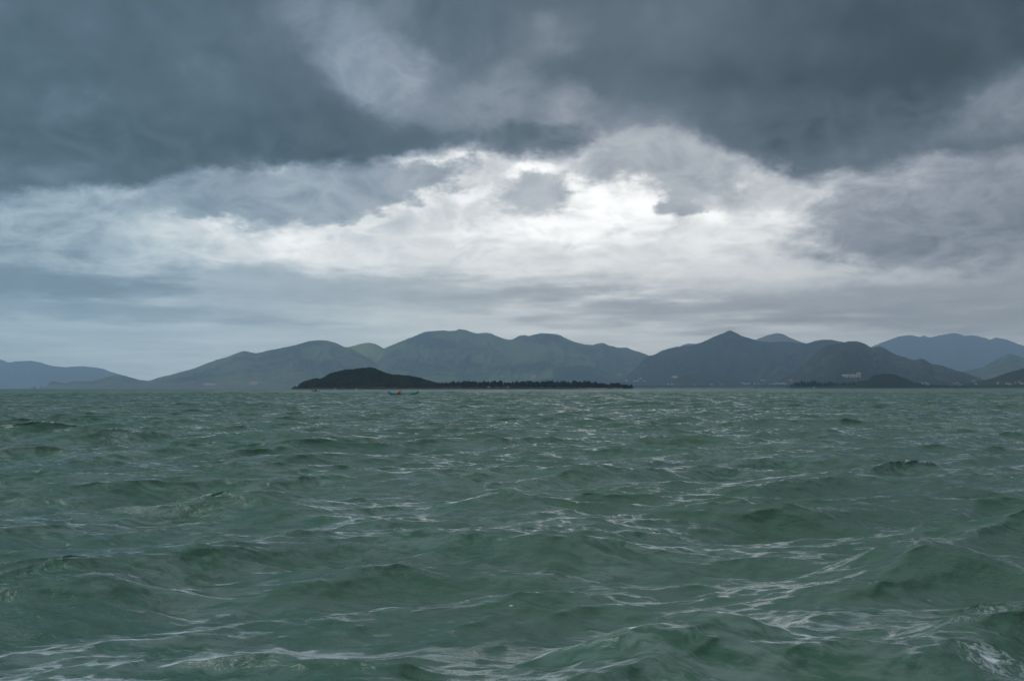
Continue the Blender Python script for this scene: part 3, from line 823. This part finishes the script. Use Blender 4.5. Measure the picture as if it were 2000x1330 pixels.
# ---------------------------------------------------------------- rocks in the water
M_ROCK = plain('weathered sea rock', (0.13, 0.115, 0.10), 0.95, 0.1, 0.4, 0.08)
def sea_rock(px, D, w, h, seed, label, pointed=0.0):
    bm = bmesh.new(); bmesh.ops.create_icosphere(bm, subdivisions=4, radius=1.0)
    sd = Vector((seed * 3.1, seed, 0))
    from mathutils import noise as mn
    for v in bm.verts:
        k = 1 + 0.30 * mn.fractal(v.co * 1.6 + sd, 1.0, 2.0, 5)
        v.co *= k
        t = max(v.co.z, 0); f = 1 - pointed * t
        v.co.x *= w * f; v.co.y *= w * 0.8 * f; v.co.z *= h
    o = bm_obj('sea_rock', bm, M_ROCK)
    o.location = (D * (px - 1000) / F0, D, -1.0)
    tag(o, label, 'rock')
sea_rock(68, 9300, 20, 25, 3, 'rounded sea rock standing off the tip of the left headland', 0.2)
sea_rock(80.5, 9300, 13, 31, 5, 'pointed sea rock between the rounded rock and the headland', 0.45)
sea_rock(60, 9300, 12, 12, 8, 'lowest and outermost of the three sea rocks off the left headland', 0.1)
sea_rock(574, 1440, 2.4, 3.2, 9, 'low brown rock off the left tip of the dark island', 0.2)

# ---------------------------------------------------------------- far houses
WALLS = {'white': plain('white house wall', (0.38, 0.375, 0.36), 0.8), 'cream': plain('cream house wall', (0.42, 0.35, 0.28), 0.8),
         'pink': plain('pink house wall', (0.40, 0.25, 0.22), 0.8), 'grey': plain('grey house wall', (0.38, 0.38, 0.37), 0.8)}
ROOFS = {'grey': plain('grey sheet roof', (0.30, 0.31, 0.33), 0.6), 'red': plain('red tile roof', (0.30, 0.12, 0.08), 0.8),
         'white': plain('whitewashed roof', (0.36, 0.37, 0.38), 0.6)}
M_PANE = plain('dark window glass', (0.05, 0.06, 0.07), 0.2, 0.5)
def make_house(w, d, h, wc, rc):
    root = empty('house', (0, 0, 0))
    bm = bmesh.new(); box(bm, (0, 0, h / 2 - 2), (w, d, h + 4)); bm_obj('wall', bm, WALLS[wc], root)
    bm = bmesh.new(); e = 0.6; rh = 0.28 * d
    P_ = [(-w / 2 - e, -d / 2 - e, h + .02), (w / 2 + e, -d / 2 - e, h + .02), (w / 2 + e, d / 2 + e, h + .02), (-w / 2 - e, d / 2 + e, h + .02),
          (-w / 2 - e, 0, h + rh), (w / 2 + e, 0, h + rh)]
    vs = [bm.verts.new(p) for p in P_]
    for f in ((0, 1, 5, 4), (2, 3, 4, 5), (0, 4, 3), (1, 2, 5), (3, 2, 1, 0)): bm.faces.new([vs[i] for i in f])
    bm_obj('roof', bm, ROOFS[rc], root)
    nw = max(2, int(w / 4))
    for k in range(nw):
        bm = bmesh.new(); box(bm, (-w / 2 + (k + 0.5) * w / nw, -d / 2 - 0.02, h * 0.55), (1.3, 0.12, 1.5))
        bm_obj('window', bm, M_PANE, root)
    return root
ORD = ['first', 'second', 'third', 'fourth', 'fifth', 'sixth', 'seventh', 'eighth', 'ninth', 'tenth', 'eleventh', 'twelfth', 'thirteenth', 'fourteenth']
CLUSTERS = [
    ('right of the spit tip', 'houses right of the spit', [(1224, 745), (1240, 745.5), (1246, 745), (1252, 741), (1258, 745), (1305, 752.5), (1314, 752)]),
    ('on the shore below the pointed peak', 'houses below the pointed peak', [(1356, 753), (1390, 752.6), (1411, 752.5)]),
    ('in the fishing town left of the grove', 'houses of the fishing town', [(1450, 749.5), (1456, 751.5), (1463, 750.8), (1474, 751.6), (1482, 751.8),
      (1487, 743.8), (1492, 744.8), (1505, 751.8), (1512, 751.5), (1518, 750.5), (1524, 751.2), (1530, 750.6), (1534, 751.6), (1546, 743.5)]),
    ('right of the low dark hill', 'houses right of the low dark hill', [(1803, 751), (1809, 750), (1814, 753), (1865, 751), (1871, 749.5), (1876, 752.5), (1902, 745.5), (1907, 752)]),
    ('near the right edge', 'houses at the right edge', [(1951, 750.5), (1968, 751.2), (1974, 752.4), (1984, 749.5), (1992, 748.2), (1997, 751.6)]),
]
for place, grp, pts in CLUSTERS:
    for k, (px, py) in enumerate(pts):
        p = look_at_ground(px, py)
        if p is None or p.y > 12000: p = Vector((4800 * (px - 1000) / F0, 4800, 8.0))
        wc = rnd.choice(('white', 'white', 'cream', 'grey', 'white')); rc = rnd.choice(('grey', 'white', 'red', 'grey'))
        sc_ = p.y / 5000.0
        o = make_house(rnd.uniform(8, 14) * sc_, rnd.uniform(7, 9) * sc_, rnd.uniform(3.5, 5.5) * sc_, wc, rc)
        o.location = (p.x, p.y + 3, p.z + 0.5); o.rotation_euler = (0, 0, rnd.uniform(-0.5, 0.5))
        tag(o, '%s house with %s roof, %s house %s' % (wc, rc, ORD[k], place), 'house', grp)
HOTEL = [(1650, 736.5, 22, 7, 'white', 'white', 'long white building, leftmost on the bare terrace above the grove'),
         (1660, 737, 20, 10, 'pink', 'red', 'pink building with red roof, second from the left on the bare terrace'),
         (1669, 737, 24, 8, 'pink', 'white', 'pink building with white roof, third from the left on the bare terrace'),
         (1678, 737, 16, 17, 'pink', 'white', 'tall pink block at the right end of the bare terrace')]
for px, py, w, h, wc, rc, lb in HOTEL:
    p = look_at_ground(px, py)
    if p is None: continue
    o = make_house(w, 12, h, wc, rc); o.location = (p.x, p.y + 5, p.z); tag(o, lb, 'building', 'buildings on the bare terrace')
for px, lb in ((955, 'tiny pale hut under the spit trees, the left one of two'), (992, 'tiny pale hut under the spit trees, the right one of two')):
    D = 1447.0; x = D * (px - 1000) / F0
    o = make_house(2.6, 2.4, 2.0, 'white', 'grey'); o.location = (x, D, max(ground_z(x, D), 0.6)); tag(o, lb, 'hut', 'huts on the spit')

# ---------------------------------------------------------------- boats and the people in them
def boat_paint(name, col):
    return plain(name, col, 0.45, 0.4, 0.12, 2.0)
M_BLUE = boat_paint('blue boat paint', (0.01, 0.19, 0.42)); M_CYAN = boat_paint('turquoise boat paint', (0.03, 0.48, 0.56))
M_DARKW = plain('dark wet wood', (0.025, 0.024, 0.022), 0.6); M_DKHULL = boat_paint('dark hull paint', (0.015, 0.03, 0.038))
M_WOOD = plain('oiled wood', (0.16, 0.09, 0.045), 0.6)
def sampan(L_=7.6, B_=1.25, lift=0.72, outer=None, inner=None, left_lift=None):
    root = empty('rowing_boat', (0, 0, 0))
    ns, nc = 33, 11
    def sect(u, inset):
        hl = L_ / 2; a = abs(u)
        lf = (left_lift if (left_lift and u < 0) else lift)
        bb = (B_ / 2) * (1 - a ** 2.4) + 0.05 - inset
        gz = 0.12 + lf * a ** 2.9
        kz = -0.20 + (lf * 0.70 + 0.12) * a ** 4.0 + inset * 1.2
        kz = min(kz, gz - 0.03)
        pts = []
        for k in range(nc):
            t = -1 + 2 * k / (nc - 1)
            s = abs(t)
            yy = bb * math.copysign(min(1.0, s ** 0.75), t); zz = kz + (gz - kz) * s ** 2.6
            pts.append((u * (hl - inset), max(bb, 0.01) / max(bb, 0.01) * yy, zz))
        return pts
    def shell(inset, mat, nm, parent):
        bm = bmesh.new(); rows = []
        for i in range(ns):
            u = -1 + 2 * i / (ns - 1)
            rows.append([bm.verts.new(p) for p in sect(u, inset)])
        for a, c in zip(rows, rows[1:]):
            for k in range(nc - 1): bm.faces.new((a[k], a[k + 1], c[k + 1], c[k]))
        if inset == 0: bm.faces.new(rows[0]); bm.faces.new(rows[-1])
        return bm_obj(nm, bm, mat, parent, smooth=True)
    shell(0.0, outer, 'hull', root); shell(0.035, inner, 'inner_planking', root)
    for sgn in (0, nc - 1):
        bm = bmesh.new()
        pts = [sect(-1 + 2 * i / (ns - 1), 0.015)[sgn] for i in range(ns)]
        tube(bm, [(p[0], p[1], p[2] + 0.012) for p in pts], [0.028] * ns, 6)
        bm_obj('gunwale', bm, M_DARKW, root, True)
    for x in (-1.25, 0.6, 1.9):
        bm = bmesh.new(); box(bm, (x, 0, 0.12 + 0.02 * abs(x)), (0.22, B_ * 0.78, 0.035)); bm_obj('thwart', bm, M_WOOD, root)
    return root

SKIN = plain('tanned skin', (0.30, 0.17, 0.11), 0.6); M_ORANGE = plain('orange red jacket cloth', (0.75, 0.07, 0.02), 0.85, 0.2, 0.25, 9)
M_NAVY = plain('dark trouser cloth', (0.02, 0.022, 0.028), 0.9); M_HAIR = plain('black hair', (0.012, 0.011, 0.010), 0.6)
M_DKSHIRT = plain('dark shirt cloth', (0.022, 0.028, 0.034), 0.9)
def skin_mesh(verts, edges, radii, root=0, levels=1):
    me = bpy.data.meshes.new('tmp'); me.from_pydata(verts, edges, [])
    o = bpy.data.objects.new('tmp', me); SC.collection.objects.link(o)
    o.modifiers.new('s', 'SKIN'); me.skin_vertices or None
    if not me.skin_vertices:
        bm = bmesh.new(); bm.from_mesh(me); bm.verts.layers.skin.verify(); bm.to_mesh(me); bm.free()
    for i, r in enumerate(radii):
        sv_ = me.skin_vertices[0].data[i]; sv_.radius = (r, r) if not isinstance(r, tuple) else r
        sv_.use_root = (i == root)
    sub = o.modifiers.new('b', 'SUBSURF'); sub.levels = levels; sub.render_levels = levels
    bpy.context.view_layer.update()
    ev = o.evaluated_get(bpy.context.evaluated_depsgraph_get())
    out = bpy.data.meshes.new_from_object(ev)
    bpy.data.objects.remove(o); bpy.data.meshes.remove(me)
    return out
def make_person(label, jacket_mat):
    """seated rower facing +x, leaning into the stroke, hands reaching forward"""
    V = [(-.10, 0, .30), (.02, 0, .48), (.20, 0, .66), (.30, 0, .76), (.36, 0, .83),       # pelvis, waist, chest, neck
         (.27, .19, .72), (.46, .27, .56), (.72, .22, .60),                                    # left arm
         (.27, -.19, .72), (.46, -.27, .56), (.72, -.22, .60),
         (-.08, .11, .27), (.30, .17, .42), (.52, .16, .04), (.68, .17, .03),                  # left leg
         (-.08, -.11, .27), (.30, -.17, .42), (.52, -.16, .04), (.68, -.17, .03)]
    E = [(0, 1), (1, 2), (2, 3), (3, 4), (3, 5), (5, 6), (6, 7), (3, 8), (8, 9), (9, 10),
         (0, 11), (11, 12), (12, 13), (13, 14), (0, 15), (15, 16), (16, 17), (17, 18)]
    Rr = [(.16, .13), (.15, .12), (.17, .13), (.10, .09), .055, .065, .05, .032, .065, .05, .032,
          .10, .07, .045, .04, .10, .07, .045, .04]
    body = skin_mesh(V, E, Rr, 0, 2)
    bm = bmesh.new(); bm.from_mesh(body); bpy.data.meshes.remove(body)
    # head with a face, looking along +x
    hd = bmesh.new(); bmesh.ops.create_uvsphere(hd, u_segments=20, v_segments=14, radius=1.0)
    for v in hd.verts:
        x, y, z = v.co
        v.co = Vector((x * .098 * (1 + 0.05 * z), y * .076 * (1 - .12 * max(-z, 0)), z * .118))
        if x > .6: v.co.x -= 0.010 * math.exp(-((z - .12) / .14) ** 2)                 # eye line
        if x > .85 and abs(y) < .3: v.co.x += .022 * math.exp(-((z + .12) / .2) ** 2)    # nose
        if x > .7: v.co.x += .006 * math.exp(-((z + .48) / .08) ** 2)                    # lips
    hm = bpy.data.meshes.new('h'); hd.to_mesh(hm); hd.free()
    hm.transform(Matrix.Translation((.42, 0, .93)) @ Matrix.Rotation(R(12), 4, 'Y')); bm.from_mesh(hm); bpy.data.meshes.remove(hm)
    for s in (1, -1):
        tube(bm, [(.41, s * .078, .955), (.405, s * .088, .93), (.41, s * .08, .905)], [.008, .016, .008], 6)      # ear
        hx, hy, hz = .76, s * .22, .60
        tube(bm, [(.715, hy, .60), (.745, hy, .602), (.79, hy, .60)], [.026, .038, .030], 8)                        # palm
        for k in range(4):
            f = -.03 + .02 * k; ln = (.028, .034, .031, .024)[k]
            tube(bm, [(.785, hy + f, .605), (.785 + ln, hy + f, .60), (.79 + ln, hy + f, .575), (.785, hy + f, .562)], [.010, .0095, .009, .007], 6)
        tube(bm, [(.735, hy - s * .03, .60), (.755, hy - s * .045, .585), (.785, hy - s * .035, .57)], [.012, .011, .009], 6)
    o = bm_obj('person', bm, SKIN, None, True)
    j = skin_mesh([(-.11, 0, .32), (.02, 0, .48), (.20, 0, .66), (.29, 0, .76), (.27, .19, .72), (.46, .27, .56), (.62, .24, .58), (.27, -.19, .72), (.46, -.27, .56), (.62, -.24, .58)],
                  [(0, 1), (1, 2), (2, 3), (3, 4), (4, 5), (5, 6), (3, 7), (7, 8), (8, 9)],
                  [(.20, .17), (.20, .165), (.215, .175), (.12, .11), .095, .075, .055, .095, .075, .055], 0, 2)
    j.materials.append(jacket_mat); jo = bpy.data.objects.new('jacket', j); link(jo, o)
    for p_ in j.polygons: p_.use_smooth = True
    t = skin_mesh([(-.10, 0, .28), (-.08, .11, .27), (.30, .17, .42), (.50, .16, .08), (-.08, -.11, .27), (.30, -.17, .42), (.50, -.16, .08)],
                  [(0, 1), (1, 2), (2, 3), (0, 4), (4, 5), (5, 6)], [(.18, .15), .12, .088, .065, .12, .088, .065], 0, 2)
    t.materials.append(M_NAVY); to = bpy.data.objects.new('trousers', t); link(to, o)
    hb = bmesh.new(); bmesh.ops.create_uvsphere(hb, u_segments=16, v_segments=10, radius=1.0)
    for v in hb.verts:
        x, y, z = v.co; v.co = Vector((x * .108, y * .086, z * .125))
    bmesh.ops.delete(hb, geom=[v for v in hb.verts if v.co.x * .8 - v.co.z > 0.015], context='VERTS')
    ho = bm_obj('hair', hb, M_HAIR, o, True); ho.location = (.41, 0, .937)
    tag(o, label, 'person')
    return o
def make_oar(a, b_, label):
    root = empty('oar', a); d = Vector(b_) - Vector(a); L_ = d.length
    bm = bmesh.new(); tube(bm, [(0, 0, 0), tuple(d * 0.78)], [.022, .019], 8); bm_obj('shaft', bm, M_WOOD, root, True)
    bm = bmesh.new(); u = d.normalized(); w = u.orthogonal().normalized() * 0.09; t = u.cross(w).normalized() * 0.012
    ring = []
    for f, k in ((0.76, .35), (0.82, .9), (0.94, 1.1), (1.0, .8)):
        ring.append([bm.verts.new(d * f + w * k * s1 + t * s2) for s1, s2 in ((1, 1), (-1, 1), (-1, -1), (1, -1))])
    for p, q in zip(ring, ring[1:]):
        for k in range(4): bm.faces.new((p[k], p[(k + 1) % 4], q[(k + 1) % 4], q[k]))
    bm.faces.new(ring[0]); bm.faces.new(ring[-1]); bm_obj('blade', bm, M_WOOD, root)
    tag(root, label, 'oar')
    return root
def on_sea(px, py):
    a, e = bearing(px, py); d = EYE / math.tan(-R(e))
    return Vector((d * math.sin(R(a)), d * math.cos(R(a)), 0.0)), R(a)

c1, a1 = on_sea(787.5, 772.0)
s1 = 59.0 / F0 * c1.length / 7.6
bt = sampan(7.6, 1.25, 0.80, M_BLUE, M_CYAN)
bt.location = c1 + Vector((0, 0, 0.10)); bt.rotation_euler = (R(4), 0, -a1 - R(4)); bt.scale = (s1,) * 3
tag(bt, 'bright blue rowing boat with turquoise inside and upturned ends', 'boat')
bpy.context.view_layer.update()
MB = bt.matrix_world.copy()
pr = make_person('person in an orange red jacket bending forward at the oars of the blue boat', M_ORANGE)
pr.matrix_world = MB @ Matrix.Translation((-1.22, 0, 0.0)) @ Matrix.Scale(1.16, 4)
for s, w_ in ((1, 'far'), (-1, 'near')):
    o = make_oar((0, 0, 0), (1, 0, 0), 'tmp'); bpy.data.objects.remove(o.children[0]); bpy.data.objects.remove(o.children[0]); bpy.data.objects.remove(o)
    A_ = MB @ Vector((-.40, s * .25, .69)); B2 = MB @ Vector((1.15, s * 1.75, -.05))
    make_oar(A_, B2, 'wooden oar on the %s side of the blue rowing boat' % w_)

c2, a2 = on_sea(617.5, 765.8)
s2 = 15.5 / F0 * c2.length / 7.6
b2 = sampan(7.6, 1.3, 0.35, M_DKHULL, M_DARKW, left_lift=1.25)
b2.location = c2 + Vector((0, 0, 0.34)); b2.rotation_euler = (R(3), R(2), -a2 + R(6)); b2.scale = (s2, s2, s2 * 1.1)
tag(b2, 'small dark rowing boat with a raised left end before the island', 'boat')
bpy.context.view_layer.update()
p2 = make_person('person in dark clothes sitting in the small dark boat', M_DKSHIRT)
p2.matrix_world = b2.matrix_world @ Matrix.Translation((-0.9, 0, -0.05)) @ Matrix.Scale(1.15 / s2, 4)

# round basket boats near the horizon
M_BASKET = plain('tarred basket weave', (0.035, 0.028, 0.02), 0.8, 0.2, 0.4, 6)
def basket(px, py, label):
    c, a = on_sea(px, py)
    root = empty('basket_boat', c + Vector((0, 0, 0.35)), -a)
    bm = bmesh.new(); n = 20; prof_ = [(0.02, -.28), (.5, -.26), (.85, -.12), (1.0, .12), (1.02, .34), (.97, .34), (.94, .12), (.8, -.06), (.45, -.18), (.02, -.19)]
    rows = [[bm.verts.new((r_ * math.cos(2 * math.pi * k / n), r_ * math.sin(2 * math.pi * k / n), z)) for k in range(n)] for r_, z in prof_]
    for p, q in zip(rows, rows[1:]):
        for k in range(n): bm.faces.new((p[k], p[(k + 1) % n], q[(k + 1) % n], q[k]))
    bm_obj('hull', bm, M_BASKET, root, True)
    bm = bmesh.new(); tube(bm, [(1.0 * math.cos(2 * math.pi * k / n), 1.0 * math.sin(2 * math.pi * k / n), .36) for k in range(n + 1)], [.035] * (n + 1), 6)
    bm_obj('rim', bm, M_WOOD, root, True)
    bm = bmesh.new(); box(bm, (0, 0, .1), (1.7, .22, .04)); bm_obj('thwart', bm, M_WOOD, root)
    tag(root, label, 'boat', 'round basket boats far out')
    return root
places = [(174, 759.6, 'farthest left round basket boat, on the horizon before the headland'), (264, 759.7, 'round basket boat before the gap between headland and green hill'),
          (321, 759.0, 'round basket boat before the rocky foot of the green hill'), (387, 758.9, 'round basket boat halfway between the headland gap and the island'),
          (675, 759.3, 'round basket boat before the middle of the dark island'), (708, 759.4, 'round basket boat below the summit of the dark island')]
for i, (px, py, lb) in enumerate(places):
    o = basket(px, py, lb)
    if i in (0, 1, 2, 3, 5):
        q = p2.copy(); SC.collection.objects.link(q); q.parent = None
        for k in p2.children:
            kk = k.copy(); SC.collection.objects.link(kk); kk.parent = q
        q.location = o.location + Vector((-0.35, 0, -.12)); q.scale = (1.2,) * 3
        q.rotation_euler = (0, 0, rnd.uniform(-2, 2))
        tag(q, 'person in dark clothes in the ' + lb.split(',')[0].replace('farthest left round basket boat', 'farthest left basket boat').replace('round ', '').replace('halfway between the headland gap and the island', 'halfway to the island'), 'person')

# motor boats moored off the far shore
M_WH = plain('white boat paint', (0.66, 0.68, 0.68), 0.5); M_TEAL = boat_paint('teal boat paint', (0.01, 0.16, 0.20)); M_NV = boat_paint('navy boat paint', (0.01, 0.03, 0.14))
def motor_boat(px, D, L_, hull_m, cab_m, label, rz=0.0):
    x = D * (px - 1000) / F0
    root = empty('fishing_boat', (x, D, 0.3), rz)
    bm = bmesh.new(); rows = []; ns = 17
    for i in range(ns):
        u = -1 + 2 * i / (ns - 1)
        bb = L_ * .15 * (1 - max(u, 0) ** 2.2 * .97) * (1 - .25 * max(-u, 0)); gz = L_ * (.11 + .09 * max(u, 0) ** 2 + .02 * max(-u, 0) ** 2)
        kz = -.5 + max(u, 0) ** 4 * (gz * .5 + .4); xx = u * L_ / 2
        rows.append([bm.verts.new(p) for p in ((xx, -bb, gz), (xx, -bb * .8, kz * .3), (xx, 0, kz), (xx, bb * .8, kz * .3), (xx, bb, gz), (xx, 0, gz - .12))])
    for a, c in zip(rows, rows[1:]):
        for k in range(6): bm.faces.new((a[k], a[(k + 1) % 6], c[(k + 1) % 6], c[k]))
    bm.faces.new(rows[0][::-1]); bm.faces.new(rows[-1]); bm_obj('hull', bm, hull_m, root)
    cx = -L_ * .18; cz = L_ * .10
    bm = bmesh.new(); box(bm, (cx, 0, cz + L_ * .09), (L_ * .3, L_ * .2, L_ * .18)); cb = bm_obj('cabin', bm, cab_m, root)
    bm = bmesh.new(); box(bm, (cx, 0, cz + L_ * .19), (L_ * .36, L_ * .25, L_ * .018)); bm_obj('cabin_roof', bm, M_WH, root)
    for s in (-1, 1):
        bm = bmesh.new(); box(bm, (cx, s * L_ * .101, cz + L_ * .12), (L_ * .2, .05, L_ * .05)); bm_obj('window', bm, M_PANE, cb)
    bm = bmesh.new(); tube(bm, [(L_ * .1, 0, cz), (L_ * .1, 0, cz + L_ * .35)], [.07, .04], 6); bm_obj('mast', bm, M_WOOD, root)
    tag(root, label, 'boat', 'fishing boats moored off the far shore')
for args in [(1590, 2420, 9.0, M_BLUE, M_WH, 'blue motor boat with white cabin moored before the grove', .2),
             (1657, 2420, 9.5, M_NV, M_NV, 'navy motor boat moored at the left foot of the low dark hill', .3),
             (1648, 2450, 7.0, M_WH, M_WH, 'white motor boat just left of the navy one', -.4),
             (1667, 2450, 6.0, M_WH, M_CYAN, 'small white motor boat just right of the navy one', 2.8),
             (1838, 2420, 8.5, M_TEAL, M_TEAL, 'teal motor boat moored right of the low dark hill', .5),
             (1857, 2420, 7.0, M_DKHULL, M_DKHULL, 'black motor boat between the teal and the bright blue one', -.2),
             (1901, 2420, 8.0, M_BLUE, M_NV, 'bright blue motor boat, farthest right on the water', .1),
             (1475, 3600, 12.0, M_DKHULL, M_DARKW, 'long dark motor boat moored before the fishing town', .05),
             (1378, 3400, 6.0, M_DKHULL, M_DKHULL, 'small dark motor boat moored before the low broad hill', .6),
             (1192, 1420, 4.6, M_DKHULL, M_DARKW, 'small dark motor boat anchored near the tip of the spit', .7),
             (655, 1360, 3.0, M_WH, M_WH, 'small white boat below the left slope of the dark island', .4),
             (696.5, 1360, 3.2, M_WH, M_WH, 'small white boat below the summit of the dark island', -.5)]:
    motor_boat(*args)

# ---------------------------------------------------------------- humid air over the bay
def build_haze():
    bm = bmesh.new()
    x0, x1, y0, y1, z0, z1 = -19000, 19000, -4000, BOX_FAR, -9.0, BOX_TOP
    vs = [bm.verts.new(p) for p in ((x0, y0, z0), (x1, y0, z0), (x1, y1, z0), (x0, y1, z0),
                                    (x0, y0, z1), (x1, y0, z1), (x1, y1, z1), (x0, y1, z1))]
    for f in ((0, 3, 2, 1), (4, 5, 6, 7), (0, 1, 5, 4), (1, 2, 6, 5), (2, 3, 7, 6), (3, 0, 4, 7)):
        bm.faces.new([vs[i] for i in f])
    me = bpy.data.meshes.new('haze'); bm.to_mesh(me); bm.free()
    o = link(bpy.data.objects.new('haze', me))
    m = bpy.data.materials.new('humid air'); m.use_nodes = True; nt = m.node_tree; nt.nodes.clear()
    out = nt.nodes.new('ShaderNodeOutputMaterial'); v = nt.nodes.new('ShaderNodeVolumePrincipled')
    v.inputs['Color'].default_value = (0.57, 0.77, 1.0, 1)
    v.inputs['Density'].default_value = HAZE
    v.inputs['Anisotropy'].default_value = 0.35
    nt.links.new(v.outputs[0], out.inputs['Volume'])
    me.materials.append(m)
    tag(o, 'thin blue haze over the bay and the hills', kind='stuff')
build_haze()
